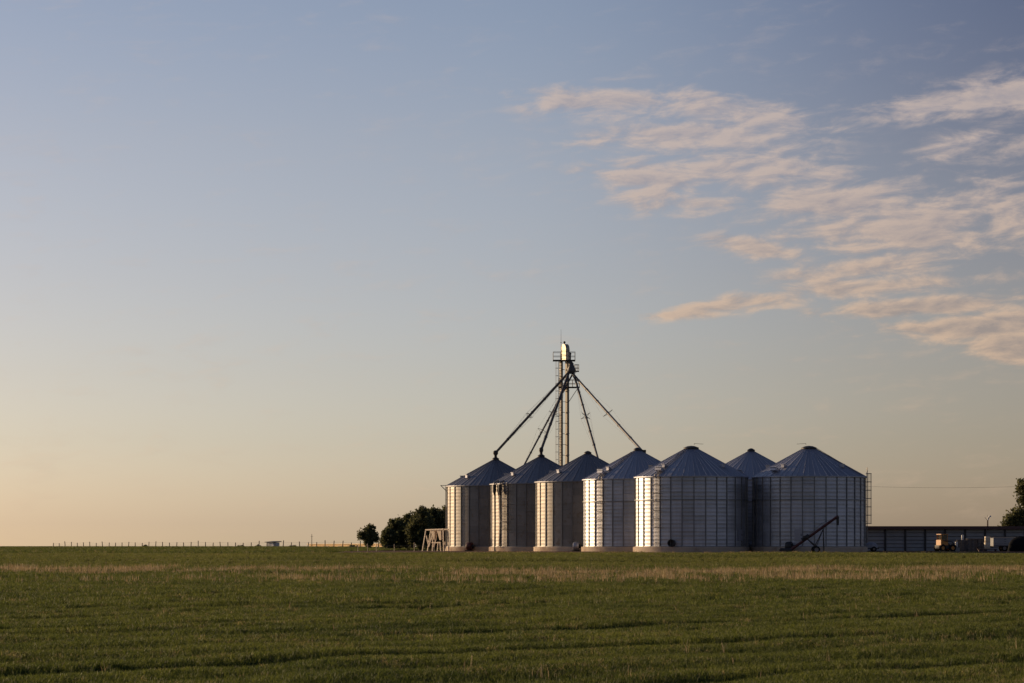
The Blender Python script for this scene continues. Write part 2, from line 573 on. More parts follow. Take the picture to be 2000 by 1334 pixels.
def scatter(name, label, meshes, P, S, seed):
    col = bpy.data.collections.new(name + '_source')
    for i, me in enumerate(meshes):
        col.objects.link(bpy.data.objects.new('%s_tuft' % name, me))
    n = len(P)
    me = bpy.data.meshes.new(name)
    me.vertices.add(n)
    me.vertices.foreach_set('co', P.astype(np.float32).ravel())
    r = np.random.default_rng(seed)
    at = me.attributes.new('size', 'FLOAT', 'POINT')
    at.data.foreach_set('value', S.astype(np.float32))
    at = me.attributes.new('turn', 'FLOAT', 'POINT')
    at.data.foreach_set('value', r.uniform(0, 6.283, n).astype(np.float32))
    at = me.attributes.new('pick', 'INT', 'POINT')
    at.data.foreach_set('value', r.integers(0, len(meshes), n).astype(np.int32))
    o = link(name, me)
    tag(o, label, 'grass')
    o['kind'] = 'stuff'
    ng = bpy.data.node_groups.new(name + '_scatter', 'GeometryNodeTree')
    ng.interface.new_socket('Geometry', in_out='INPUT', socket_type='NodeSocketGeometry')
    ng.interface.new_socket('Geometry', in_out='OUTPUT', socket_type='NodeSocketGeometry')
    N, L = ng.nodes, ng.links
    gi = N.new('NodeGroupInput'); go = N.new('NodeGroupOutput')
    ci = N.new('GeometryNodeCollectionInfo')
    ci.inputs['Collection'].default_value = col
    ci.inputs['Separate Children'].default_value = True
    ip = N.new('GeometryNodeInstanceOnPoints')
    ip.inputs['Pick Instance'].default_value = True

    def attr(nm, ty):
        q = N.new('GeometryNodeInputNamedAttribute'); q.data_type = ty
        q.inputs['Name'].default_value = nm
        return q.outputs['Attribute']
    cx = N.new('ShaderNodeCombineXYZ')
    L.new(attr('turn', 'FLOAT'), cx.inputs[2])
    mp = N.new('GeometryNodeMeshToPoints')
    L.new(gi.outputs[0], mp.inputs[0])
    L.new(mp.outputs[0], ip.inputs['Points'])
    L.new(ci.outputs[0], ip.inputs['Instance'])
    L.new(attr('pick', 'INT'), ip.inputs['Instance Index'])
    L.new(cx.outputs[0], ip.inputs['Rotation'])
    L.new(attr('size', 'FLOAT'), ip.inputs['Scale'])
    L.new(ip.outputs[0], go.inputs[0])
    md = o.modifiers.new('scatter', 'NODES')
    md.node_group = ng
    return o


def field_points(y0, y1, n, margin=3.0):
    u = nrng.random(n)
    Y = np.sqrt(y0 * y0 + u * (y1 * y1 - y0 * y0))
    X = (nrng.random(n) - .5) * (Y * 0.3572 + 2 * margin)
    return X, Y


def build_grass():
    bands = [(31, 46, 62000, 0.85), (46, 75, 90000, 1.0), (75, 125, 80000, 1.4), (125, 205, 60000, 1.9)]
    PX, PY, PS = [], [], []
    for y0, y1, n, s in bands:
        X, Y = field_points(y0, y1, n)
        t = tram(X, Y)
        clump = vnoise(X * 0.9, Y * 0.55, 21) * 0.6 + vnoise(X * 0.22, Y * 0.13, 22) * 0.6
        keep = nrng.random(n) < np.clip(0.10 + clump * 1.05, 0, 1) * (1 - 0.85 * t)
        size = s * (0.5 + 0.62 * clump) * (1 - 0.45 * t) * (1 + 0.12 * np.sin(row_coord(X, Y) * 2.7)) * nrng.uniform(0.75, 1.2, n)
        PX.append(X[keep]); PY.append(Y[keep]); PS.append(size[keep])
    # coarser tufts on the slope left of the yard, up to the horizon
    n = 26000
    Y = np.sqrt(262 ** 2 + nrng.random(n) * (610 ** 2 - 262 ** 2))
    X = -17.5 - nrng.random(n) * np.maximum(Y * 0.18 - 12, 1)
    PX.append(X); PY.append(Y); PS.append(nrng.uniform(1.2, 2.2, n))
    FX, FY, FS = [], [], []
    X, Y = field_points(196, 263, 46000)
    FX.append(X); FY.append(Y); FS.append(nrng.uniform(0.9, 1.8, len(X)) * (0.6 + 0.6 * vnoise(X * 0.07, Y * 0.16, 61)))
    X, Y, S = np.concatenate(FX), np.concatenate(FY), np.concatenate(FS)
    fars = [tuft_mesh('far_grass_tuft', M_FARGRASS, 13, 0.15, 0.10, 0.012, 0.75, 500 + i) for i in range(6)]
    scatter('far_grass', 'yellower smooth grass between the dry stalks and the bins', fars, np.stack([X, Y, tz(X, Y)], -1), S, 12)
    X, Y, S = np.concatenate(PX), np.concatenate(PY), np.concatenate(PS)
    P = np.stack([X, Y, tz(X, Y)], -1)
    tufts = [tuft_mesh('grass_tuft', M_GRASS, 13, 0.15, 0.085, 0.011, 0.75, 100 + i) for i in range(10)]
    scatter('grass', 'short green crop grass filling the field in the foreground', tufts, P, S, 5)
    # strip of dry stalks across the middle of the field
    n = 60000
    X, Y = field_points(118, 205, n)
    px = 1000 + 5600 * X / Y
    py = 1067 + 5600 * CAM_Z / Y
    wob = (vnoise(px / 160.0, px * 0, 31) - .5) * 7
    a = np.exp(-((py - 1117 - 6 * sstep(200, 1000, px) + 5 * sstep(1000, 2000, px) + wob) / 5.0) ** 2)
    c = np.exp(-((py - 1133 + 0.002 * (px - 1200) - wob) / 6.0) ** 2) * sstep(250, 700, px)
    d = np.exp(-((py - 1150) / 12.0) ** 2) * 0.14
    pat = sstep(0.25, 0.7, vnoise(X * 0.45, Y * 0.12, 33))
    keep = nrng.random(n) < np.clip((a * 0.5 + c * 0.36) * (0.06 + 0.94 * pat) + d * pat, 0, 1)
    X, Y = X[keep], Y[keep]
    P = np.stack([X, Y, tz(X, Y)], -1)
    stalks = [tuft_mesh('stalk_tuft', M_STRAW, 5, 0.45, 0.16, 0.024, 0.25, 200 + i) for i in range(6)]
    scatter('dry_stalks', 'strip of dry tan stalks standing across the middle of the green field', stalks, P, nrng.uniform(0.6, 1.15, len(X)), 6)
    # a few dead stems in the near grass
    n = 420
    X, Y = field_points(33, 110, n)
    P = np.stack([X, Y, tz(X, Y)], -1)
    scatter('dead_stems', 'scattered pale dead stems poking out of the near grass', [tuft_mesh('stem_tuft', M_STRAW, 3, 0.26, 0.05, 0.009, 0.5, 300 + i) for i in range(4)], P, nrng.uniform(0.5, 1.1, n), 8)


    # ragged weeds along the yard edge and round the concrete
    n = 2600
    X = nrng.uniform(-20, 60, n)
    Y = 263 + np.abs(nrng.normal(0, 2.2, n)) + (vnoise(X * 0.35, X * 0, 5) - .5) * 3.0
    k = sstep(0.35, 0.7, vnoise(X * 0.22, Y * 0.1, 51)) > nrng.random(n)
    X, Y = X[k], Y[k]
    P = np.stack([X, Y, tz(X, Y)], -1)
    weeds = [tuft_mesh('weed_tuft', M_GRASS if i % 2 else M_STRAW, 9, 0.30, 0.14, 0.016, 0.6, 400 + i) for i in range(6)]
    scatter('weeds', 'ragged weeds along the edge of the yard in front of the bins', weeds, P, nrng.uniform(0.5, 1.2, len(X)), 9)


build_grass()

# ------------------------------------------------------------------ grain bins
BR, NB, NT = 5.5, 30, 9
Z0 = 1.05                      # yard level
WB, EAVE = 0.50, 7.38          # wall foot and eave above the yard
PEAK = 10.52
TH = (EAVE - WB) / NT
DA = 2 * math.pi / NB


def panel_mesh(mat, amp):
    b = MB()
    nu, nv, waves = 3, 12, 2
    vs, fs = [], []
    for j in range(nv + 1):
        z = TH * j / nv
        rr = BR + amp * math.cos(2 * math.pi * waves * j / nv)
        for i in range(nu + 1):
            t = DA * (i / nu - 0.5)
            vs.append((rr * math.sin(t), -rr * math.cos(t), z))
    for j in range(nv):
        for i in range(nu):
            q = j * (nu + 1) + i
            fs.append((q, q + 1, q + nu + 2, q + nu + 1))
    b.add(vs, fs)
    return b.mesh('wall_panel', mat, True)


def stiffener_mesh():
    b = MB()
    w, d = 0.065, 0.08
    r0, r1 = BR - 0.01, BR + d
    b.box((0, -(r0 + r1) / 2, (WB + EAVE) / 2 - 0.04), (w, r1 - r0, EAVE - WB - 0.10))
    b.box((0, -(r0 + 0.035), (WB + EAVE) / 2 - 0.04), (w * 1.6, 0.012, EAVE - WB - 0.12))
    return b.mesh('stiffener', M_STIFF)


def roof_mesh(capr, mat):
    b = MB()
    re, rt = BR + 0.17, capr
    ze, zt = EAVE - 0.02, EAVE + (PEAK - EAVE) * (1 - capr / (BR + 0.17))
    cuts = [(-0.5, 0), (-0.46, 0.0), (-0.44, .05), (-0.40, .05), (-0.38, 0), (-.02, 0), (0.0, .028), (.03, .028), (.05, 0), (0.5, 0)]
    vs, fs = [], []
    for r, z, k in ((re, ze, 1.0), ((re + rt) / 2, (ze + zt) / 2, 1.0), (rt, zt, 0.5)):
        for u, h in cuts:
            t = u * DA
            vs.append((r * math.sin(t), -r * math.cos(t), z + h * k))
    m = len(cuts)
    for j in range(2):
        for i in range(m - 1):
            fs.append((j * m + i, j * m + i + 1, (j + 1) * m + i + 1, (j + 1) * m + i))
    # turned-down drip edge
    lo = len(vs)
    for u, h in cuts:
        t = u * DA
        vs.append((re * math.sin(t), -re * math.cos(t), ze - 0.09))
    for i in range(m - 1):
        fs.append((lo + i, lo + i + 1, i + 1, i))
    b.add(vs, fs)
    return b.mesh('roof_sheet', mat)


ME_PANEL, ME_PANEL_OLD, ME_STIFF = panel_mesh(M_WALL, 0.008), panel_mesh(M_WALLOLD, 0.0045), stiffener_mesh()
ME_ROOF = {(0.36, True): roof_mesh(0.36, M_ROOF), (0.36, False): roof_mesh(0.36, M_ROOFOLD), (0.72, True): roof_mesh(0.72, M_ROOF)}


def ladder(parent, ang, z0, z1, caged, name='ladder', out=0.16, pitch=0.3, width=0.42):
    b = MB()
    r = BR + out
    for s in (-1, 1):
        b.tube([(s * width / 2, -r, z0), (s * width / 2, -r, z1)], 0.025, 5)
    z = z0 + 0.15
    while z < z1:
        b.tube([(-width / 2, -r, z), (width / 2, -r, z)], 0.016, 5)
        z += pitch
    z = z0 + 0.4
    while z < min(z1, EAVE - 0.1):
        for s in (-1, 1):
            b.box((s * width / 2, -(BR + r) / 2, z), (0.03, r - BR + 0.02, 0.03))
        z += 1.7
    lad = b.build(name, M_STEEL, parent, rot=(0, 0, ang))
    if caged:
        c = MB()
        zz = max(z0 + 1.9, caged)
        zs = []
        while zz < z1 + 0.01:
            zs.append(zz); zz += 0.82
        for q in zs:
            c.hoop((0, -r, q), 0.42, 0.032, 9, -1.75, 1.75)
        for t in (-1.4, -0.7, 0, 0.7, 1.4):
            c.tube([(0.42 * math.sin(t), -r - 0.42 * math.cos(t), zs[0]), (0.42 * math.sin(t), -r - 0.42 * math.cos(t), zs[-1])], 0.017, 4)
        c.build('safety_cage', M_STEEL, lad)
    return lad


def rim_pt(ang, r, z):
    return (r * math.sin(ang), -r * math.cos(ang), z)


def make_bin(label, x, y, capr, band, spin):
    t = thing('grain_bin', label, 'grain bin', (x, y, Z0), 0, 'steel grain bins in the yard')
    MB().lathe([(0.02, -0.25), (BR + 0.24, -0.25), (BR + 0.24, WB - 0.03), (BR + 0.21, WB), (0.02, WB)], 60).build('foundation', M_CONC, t, 40)
    for k in range(NB):
        a = k * DA + spin
        for j in range(NT):
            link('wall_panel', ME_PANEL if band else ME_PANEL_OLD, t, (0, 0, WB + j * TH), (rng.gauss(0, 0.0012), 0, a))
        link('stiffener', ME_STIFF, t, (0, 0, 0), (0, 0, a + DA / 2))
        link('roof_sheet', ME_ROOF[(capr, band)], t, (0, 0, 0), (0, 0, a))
    MB().lathe([(BR - 0.02, WB), (BR + 0.06, WB), (BR + 0.06, WB + 0.07), (BR - 0.02, WB + 0.07)], 60).build('base_ring', M_STIFF, t, 30)
    if band:
        MB().lathe([(BR, WB + 6 * TH - .04), (BR + 0.1, WB + 6 * TH - .04), (BR + .1, WB + 6 * TH + .04), (BR, WB + 6 * TH + 0.04)], 60).build('wind_ring', M_STIFF, t, 30)
    zt = EAVE + (PEAK - EAVE) * (1 - capr / (BR + 0.17))
    cap = MB().lathe([(capr - 0.03, zt - 0.08), (capr + 0.03, zt + 0.02), (capr + 0.03, zt + 0.10), (capr - 0.02, zt + 0.12)], 20).build('roof_collar', M_DARK, t, 30)
    MB().lathe([(capr + 0.05, zt + 0.12), (capr + 0.05, zt + 0.15), (capr * 0.5, zt + 0.30), (0.01, zt + 0.34)], 20).build('lid', M_DARK, cap, 40)
    # small vents
    for a in (-1.9, -0.85, 0.7, 2.2):
        rr, zz = BR * 0.74, EAVE + (PEAK - EAVE) * 0.27
        p = rim_pt(a + spin, rr, zz)
        MB().box((p[0], p[1], p[2] + 0.16), (0.34, 0.34, 0.30), (0, 0, a + spin)).box((p[0], p[1], p[2] + 0.33), (0.44, 0.44, 0.05), (0, 0, a + spin)).build('roof_vent', M_ROOF, t)
    return t


def roof_ladder(t, ang):
    b = MB()
    for s in (-0.18, 0.18):
        b.tube([(s, -(BR + 0.12), EAVE + 0.10), (s, -0.75, EAVE + (PEAK - EAVE) * 0.86 + 0.12)], 0.022, 4)
    for i in range(13):
        f = i / 12
        b.tube([(-0.18, -(BR + .1 - f * (BR - .7)), EAVE + 0.12 + f * (PEAK - EAVE) * .84), (0.18, -(BR + .1 - f * (BR - .7)), EAVE + 0.12 + f * (PEAK - EAVE) * .84)], 0.016, 4)
    b.build('roof_ladder', M_STEEL, t, rot=(0, 0, ang))


bins = []
bin_specs = [
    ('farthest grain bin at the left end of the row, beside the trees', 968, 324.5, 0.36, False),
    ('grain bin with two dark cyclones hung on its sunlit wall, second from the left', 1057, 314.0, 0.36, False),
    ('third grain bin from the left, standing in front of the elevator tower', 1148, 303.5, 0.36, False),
    ('fourth grain bin from the left, with a dark caged ladder on its lit side', 1245, 293.0, 0.36, True),
    ('nearest large grain bin with a round black fan opening low on its wall', 1350, 282.5, 0.72, True),
    ('grain bin mostly hidden behind and between the two big front bins', 1467, 295.5, 0.36, True),
    ('rightmost grain bin with a caged ladder rising past its right eave', 1580, 282.5, 0.72, True),
]
for i, (lab, px, Y, capr, band) in enumerate(bin_specs):
    bins.append(make_bin(lab, X_at(px, Y), Y, capr, band, rng.uniform(-0.5, 0.5) * DA if i != 4 else R(5.2)))
B1, B2, B3, B4, B5, B6, B7 = bins

# fittings of the single bins
ladder(B1, R(-93), 0.35, EAVE + 0.1, None)
pf = MB()
pf.box((0, -(BR + 0.38), EAVE + 0.06), (0.7, 0.72, 0.05))
for s in (-0.3, 0.3):
    pf.tube([(s, -(BR + 0.70), EAVE + 0.04), (s, -(BR + 0.05), EAVE - 0.6)], 0.03, 5)
pf.build('eave_platform', M_STEEL, B1, rot=(0, 0, R(-93)))
ladder(B2, R(-44), 0.5, EAVE + 0.1, 1.2, pitch=0.31)
ladder(B4, R(-44), 0.5, EAVE + 0.2, 1.4)
ladder(B5, R(-40), 0.5, EAVE + 0.2, 2.0)
ladder(B7, R(92), 0.9, EAVE + 0.95, 2.1, out=0.26)
roof_ladder(B4, R(-44)); roof_ladder(B5, R(-40)); roof_ladder(B7, R(60))
for t, a in ((B5, R(-42)), (B4, R(-50)), (B7, R(-48)), (B6, R(-20))):
    p = rim_pt(a, BR * 0.88, EAVE + (PEAK - EAVE) * 0.13)
    h = MB().box((p[0], p[1], p[2] + 0.14), (0.75, 0.75, 0.26), (R(-27), 0, a)).build('roof_hatch', M_ROOF, t)
    MB().box((p[0], p[1], p[2] + 0.31), (0.82, 0.82, 0.05), (R(-27), 0, a)).build('hatch_lid', M_WALL, h)
# walk-in doors
for t, a, z in ((B7, R(-16.5), 1.35), (B5, R(55), 1.35), (B3, R(30), 1.35)):
    d = MB().box((0, -(BR + 0.06), z + 0.3), (0.75, 0.10, 1.1)).build('door', M_ROOF, t, rot=(0, 0, a))
    MB().box((0.28, -(BR + 0.13), z + 0.3), (0.05, 0.05, 0.16)).build('handle', M_DARK, d)
# round fan inlet on the nearest bin
fo = MB().lathe([(0.33, 0), (0.36, 0.0), (0.36, 0.42), (0.30, 0.42), (0.30, 0.06), (0.01, 0.06)], 20).build('fan_opening', M_DARK, B5, 40)
fa = R(-23)
fo.location = rim_pt(fa, BR - 0.02, 0.86)
fo.rotation_euler = (math.pi / 2, 0, fa)
# weather vanes on the two big caps
for t, s in ((B5, 1), (B7, -1)):
    MB().tube([(s * 0.3, 0, PEAK + 0.02), (s * 0.3, 0, PEAK + 0.16)], 0.02, 4).tube([(s * .3, 0, PEAK + .16), (s * 1.2, 0, PEAK + 0.10)], 0.016, 4).build('lid_lever', M_DARK, t)

# ------------------------------------------------------------------ cyclones hung on the second bin
for i, (a, lab) in enumerate(((-62, 'left of two dark cyclones hung under the second bin\'s eave, with long down pipe'), (-51, 'right of two dark cyclones hung under the second bin\'s eave'))):
    p = rim_pt(R(a), BR + 0.27, 0)
    t = thing('dust_cyclone', lab, 'cyclone', (B2.location.x + p[0], B2.location.y + p[1], Z0), 0, 'cyclones on the second bin')
    MB().lathe([(0.01, EAVE - 0.12), (0.2, EAVE - 0.14), (0.2, EAVE - 0.86), (0.06, EAVE - 1.32), (0.01, EAVE - 1.32)], 16).build('body', M_DARK, t, 40)
    MB().tube([(0, 0, EAVE - 1.3), (0, 0, 0.2 if i == 0 else 0.6), (0.0, -0.12, 0.0 if i == 0 else 0.45)], 0.06, 8).build('down_pipe', M_DARK, t, 40)
    dr = Vector(p).normalized()
    MB().tube([(0, 0, EAVE - 0.3), (-dr.x * 0.3, -dr.y * 0.3, EAVE - 0.3)], 0.05, 6).tube([(0, 0, EAVE - 0.7), (-dr.x * 0.3, -dr.y * 0.3, EAVE - 0.7)], 0.04, 6).build('bracket', M_STEEL, t)
    MB().tube([(0, 0, EAVE - 0.15), (0, 0, EAVE + 0.08), (-dr.x * 0.5, -dr.y * 0.5, EAVE + 0.3)], 0.09, 8).build('inlet_duct', M_STEEL, t, 40)


# ------------------------------------------------------------------ aeration fans at the bin feet
def aeration_fan(label, b, ang, body):
    p = rim_pt(R(ang), BR + 1.0, 0)
    t = thing('aeration_fan', label, 'fan', (b.location.x + p[0], b.location.y + p[1], Z0), R(ang), 'aeration fans at the bin feet')
    h = MB().lathe([(0.02, -0.3), (0.40, -0.3), (0.45, -0.22), (0.45, 0.22), (0.40, 0.3), (0.25, 0.3), (0.25, 0.1), (0.01, 0.1)], 20).build('housing', body, t, 40)
    h.location = (0, 0, 0.55); h.rotation_euler = (0, math.pi / 2, 0)
    MB().box((0, 0.50, 0.42), (0.42, 1.0, 0.45)).build('duct', M_STIFF, t)
    MB().box((0, -0.1, 0.06), (0.7, 0.8, 0.12)).build('stand', M_DARK, t)
    MB().tube([(0.3, 0, 0.55), (0.62, 0, 0.55)], 0.16, 10).build('motor', M_DARK, t, 40)
    return t


aeration_fan('dark red aeration fan at the foot of the leftmost bin', B1, -26, M_RED)
aeration_fan('pale grey aeration fan in the gap between third and fourth bins', B3, -12, M_ROOF)
aeration_fan('dark aeration fan low in the gap between the two big front bins', B6, -4, M_STIFF)
aeration_fan('small dark fan beside the foot of the auger at the rightmost bin', B7, -23, M_DARK)

# ------------------------------------------------------------------ bucket elevator
TY = 327.0
TX = X_at(1102, TY)


def tzv(py):
    return Z_at(py, TY) - Z0


T = thing('bucket_elevator', 'tall bucket elevator tower rising behind the row of bins', 'grain elevator', (TX, TY, Z0))
top = tzv(704)
for s, w in ((-0.36, 0.36), (0.33, 0.42)):
    tr = MB().box((0, 0, top / 2), (w, 0.26, top)).build('trunk', M_TRUNK, T, loc=(s, 0, 0), rot=(0, 0, R(-55)))
    fl = MB()
    z = 1.2
    while z < top:
        fl.box((0, 0, z), (w + 0.09, 0.35, 0.06)); z += 2.44
    fl.build('flange', M_STEEL, tr)
MB().box((-0.03, 0, 0.9), (1.35, 0.6, 1.8)).build('boot', M_STEEL, T)
tb = MB()
z = 2.4
while z < top:
    tb.box((-0.03, 0.1, z), (0.36, 0.05, 0.05)); z += 1.22
tb.build('cross_tie', M_STEEL, T)
# head: rounded hood with a flat dark side drum
hood = MB()
prof = []
hw = 0.42
zb = top
pts = [(-hw, zb)] + [(-hw + 0.02 + 0.40 - 0.40 * math.cos(a), zb + 1.25 + 0.62 * math.sin(a)) for a in np.linspace(0, math.pi, 13)] + [(hw, zb)]
n = len(pts)
pts = [(p[0] * 1.25, p[1]) for p in pts]
vs = [(p[0], -0.26, p[1]) for p in pts] + [(p[0], 0.26, p[1]) for p in pts]
fs = [tuple(range(n - 1, -1, -1)), tuple(range(n, 2 * n))] + [(i, (i + 1) % n, n + (i + 1) % n, n + i) for i in range(n)]
hood.add(vs, [tuple(reversed(q)) for q in fs])
hd = hood.build('head_hood', M_HOOD, T, 40, loc=(0.12, 0, 0), rot=(0, 0, R(-58)))
MB().box((0.62, 0.05, top + 0.35), (0.3, 0.5, 0.5)).tube([(0.62, -0.15, top + 0.75), (0.62, 0.3, top + 0.75)], 0.2, 10).build('drive_motor', M_DARK, T, 40)
MB().box((0, 0, top + 0.55), (1.1, 0.57, 0.05)).box((0, 0, top + 1.15), (1.1, 0.57, 0.05)).build('hood_strap', M_STEEL, hd)
MB().tube([(0.02, 0, top + 1.75), (0.02, 0, top + 1.98)], 0.05, 8).lathe([(0.01, 2.20), (0.09, 2.18), (0.14, 2.08), (0.12, 1.96), (0.01, 1.95)], 12, (0.02, 0, top)).build('beacon', M_DARK, T, 40)
MB().tube([(-0.36, 0.2, top + 0.1), (-0.36, 0.2, tzv(643))], [0.03, 0.012], 5).box((-0.36, 0.2, top + 2.05), (0.12, 0.12, 0.08)).build('antenna', M_DARK, T)


def platform(parent, name, cx, cy, w, d, z, rail=0.95, dark=M_DARK):
    p = MB().box((cx, cy, z), (w, d, 0.10)).build(name, dark, parent)
    r = MB()
    cs = [(cx - w / 2 + .03, cy - d / 2 + .03), (cx + w / 2 - .03, cy - d / 2 + .03), (cx + w / 2 - .03, cy + d / 2 - .03), (cx - w / 2 + .03, cy + d / 2 - .03)]
    for i in range(4):
        a, b = cs[i], cs[(i + 1) % 4]
        for k in range(3):
            q = (a[0] + (b[0] - a[0]) * k / 3, a[1] + (b[1] - a[1]) * k / 3)
            r.tube([(q[0], q[1], z), (q[0], q[1], z + rail)], 0.024, 4)
        for h in (0.5, 1.0):
            r.tube([(a[0], a[1], z + rail * h), (b[0], b[1], z + rail * h)], 0.024, 4)
    r.build('railing', M_STEEL, p)
    return p


platform(T, 'head_platform', -0.02, 0.0, 2.55, 1.7, top - 0.02)
platform(T, 'lower_platform', 0.55, -0.25, 2.4, 1.6, tzv(757), 0.85)
platform(T, 'side_platform', 1.42, 0.35, 0.55, 0.8, tzv(725), 0.75)
MB().tube([(0.5, 0.35, tzv(725)), (1.42, 0.35, tzv(725) - .02)], 0.05, 5).tube([(0.5, .35, tzv(725) - 1.0), (1.4, .35, tzv(725) - .05)], 0.03, 5).build('side_bracket', M_STEEL, T)
MB().tube([(0.35, -0.2, tzv(757) - 1.9), (1.6, -0.25, tzv(757))], 0.035, 5).tube([(-0.4, -0.2, tzv(757) - 0.9), (-0.6, -.25, tzv(757))], 0.03, 5).build('platform_strut', M_STEEL, T)
lb = MB()
for s in (-0.2, 0.2):
    lb.tube([(-0.66, s - 0.05, 0.2), (-0.66, s - 0.05, top)], 0.025, 4)
z = 0.5
while z < top:
    lb.tube([(-0.66, -0.25, z), (-0.66, 0.15, z)], 0.018, 4)
    z += 0.3
z = 2.5
while z < top - 2:
    lb.tube([(-0.66, -0.25, z), (-0.5, -0.2, z)], 0.02, 4).tube([(-0.66, 0.15, z), (-0.5, 0.12, z)], 0.02, 4)
    z += 0.86
ld = lb.build('ladder', M_STEEL, T)
cg = MB()
z = 2.6
while z < top:
    cg.tube([(-0.66, -0.28, z), (-0.86, -0.30, z), (-1.0, -0.05, z), (-0.86, 0.2, z), (-0.66, 0.18, z)], 0.02, 4)
    z += 0.87
for p in ((-0.86, -0.30), (-1.0, -0.05), (-0.86, 0.2)):
    cg.tube([(p[0], p[1], 2.6), (p[0], p[1], top)], 0.012, 4)
cg.build('safety_cage', M_STEEL, ld)
# distributor: a chute from the head down to a dark cone under it
DX = X_at(1116, TY - 1) - TX
MB().tube([(0.45, -0.1, top - 0.05), (DX, -0.75, tzv(713))], [0.30, 0.30], 10).build('head_chute', M_STEEL, T, 40)
MB().lathe([(0.01, tzv(710)), (0.22, tzv(711)), (0.50, tzv(723)), (0.50, tzv(726)), (0.34, tzv(731)), (0.01, tzv(731))], 18, (DX, -0.85, 0)).build('distributor', M_SPOUT, T, 40)


# ------------------------------------------------------------------ spouts from the distributor to the bins
def spout(label, a, b, r, box=None, kink=None, braced=0.53, strut=0.62):
    a, b = Vector(a), Vector(b)
    t = thing('grain_spout', label, 'grain spout', tuple(b), 0, 'spouts running down from the elevator')
    pts = [a - b] + ([Vector(kink) - b] if kink else []) + [Vector((0, 0, 0))]
    p = MB().tube(pts, r, 10).build('pipe', M_SPOUT, t, 40)
    s0 = pts[-2]
    d = -s0
    fl = MB()
    for k in range(1, 6):
        c = s0 + d * (k / 6)
        e = d.normalized() * 0.05
        fl.tube([c - e, c + e], r + 0.035, 10)
    fl.build('joint', M_SPOUT, p)
    c = s0 + d * braced
    u = d.normalized()
    s1 = u.cross(Vector((0, 0, 1))).normalized()
    s2 = u.cross(s1).normalized()
    st, cb = MB(), MB()
    for q in (s1 + s2 * .7, -s1 + s2 * .7, s1 * .9 - s2 * .8, -s1 * .9 - s2 * .8):
        tip = c + q.normalized() * strut + u * 0.12
        st.tube([c - u * 0.05, tip], 0.026, 4)
        st.tube([c + u * 0.45, tip], 0.018, 4)
        cb.tube([s0 + d * 0.04, tip, s0 + d * 0.97], 0.007, 4)
    st.build('spreader', M_STEEL, t)
    cb.build('guy_cable', M_STEEL, t)
    if box:
        MB().lathe([(0.01, -0.62), (0.16, -0.62), (0.16, -0.3), (box, -0.12), (box, 0.14), (0.1, 0.27), (0.01, 0.27)], 14).build('dead_head', M_DARK, t, 40)
    return t


def P_at(px, py, Y):
    return (X_at(px, Y), Y, Z_at(py, Y))


PK = Z0 + PEAK
DY = TY - 1.1
spout('long spout slanting left from the tower to the leftmost bin', P_at(1111, 727, DY), (B1.location.x, B1.location.y, PK + 0.62), 0.145, 0.29)
spout('thick spout slanting down left to the second bin\'s peak', P_at(1110, 731, DY), (B2.location.x, B2.location.y, PK + 0.60), 0.15, 0.24)
zz = lambda b, dx, dy: Z0 + EAVE + (PEAK - EAVE) * (1 - math.hypot(dx, dy) / (BR + 0.17))
dx = X_at(1020, 316) - B2.location.x
spout('thin sunlit spout slanting left behind the second bin\'s roof', P_at(1118, 731, DY + 0.3), (B2.location.x + dx, 315.6, zz(B2, dx, 1.6) + 0.02), 0.095, None, braced=0.60, strut=0.58)
dx = X_at(1168, 304) - B3.location.x
spout('steep spout right of the tower ending on the third bin\'s roof', P_at(1119, 731, DY), (B3.location.x + dx, 304.2, zz(B3, dx, 0.7) + 0.03), 0.125, None, kink=P_at(1124, 742, DY - 0.3), braced=0.47)
dx = X_at(1254, 293) - B4.location.x
spout('long spout slanting right from the tower to the fourth bin', P_at(1120, 731, DY), (B4.location.x + dx, 293.1, zz(B4, dx, 0.1) + 0.03), 0.145, None, kink=P_at(1127, 740, DY - 0.4), braced=0.50)
MB().box((0, 0, 0.05), (0.5, 0.5, 0.3)).build('spout_box', M_DARK, B4, loc=(dx + 0.15, 0.0, zz(B4, dx, 0.1) - Z0 - 0.05))

# ------------------------------------------------------------------ portable auger
AY = 271.0
ag = tzf(X_at(1590, AY), AY)
A = thing('grain_auger', 'dark red portable auger leaning up in front of the rightmost bin', 'auger', (X_at(1590, AY), AY, ag))


def ap(px, py, dy=0.0):
    return (X_at(px, AY) - A.location.x, dy, Z_at(py, AY) - ag)


MB().tube([ap(1545, 1073.5), ap(1637, 1008)], 0.135, 10).build('tube', M_RED, A, 40)
MB().tube([ap(1524, 1073), ap(1550, 1073.5)], 0.12, 8).box(ap(1534, 1075), (1.2, 0.5, 0.2)).build('intake', M_DARK, A, 40)
MB().tube([ap(1636, 1009), ap(1636, 1026)], [0.15, 0.11], 10).build('discharge_spout', M_DARK, A, 40)
MB().tube([ap(1566, 1055), ap(1580, 1046)], 0.21, 8).box(ap(1574, 1049), (0.5, 0.5, 0.22)).build('drive_box', M_DARK, A, 40)
fr = MB()
for s in (-0.75, 0.75):
    fr.tube([ap(1576, 1052), ap(1593, 1067, s)], 0.05, 6)
    fr.tube([ap(1593, 1067, s), ap(1608, 1033, 0)], 0.04, 6)
    fr.tube([ap(1608, 1031, s * .2), ap(1609, 1078, s * .5)], 0.035, 6)
fr.tube([ap(1593, 1067, -.75), ap(1593, 1067, .75)], 0.05, 6)
fr.build('undercarriage', M_DARK, A)
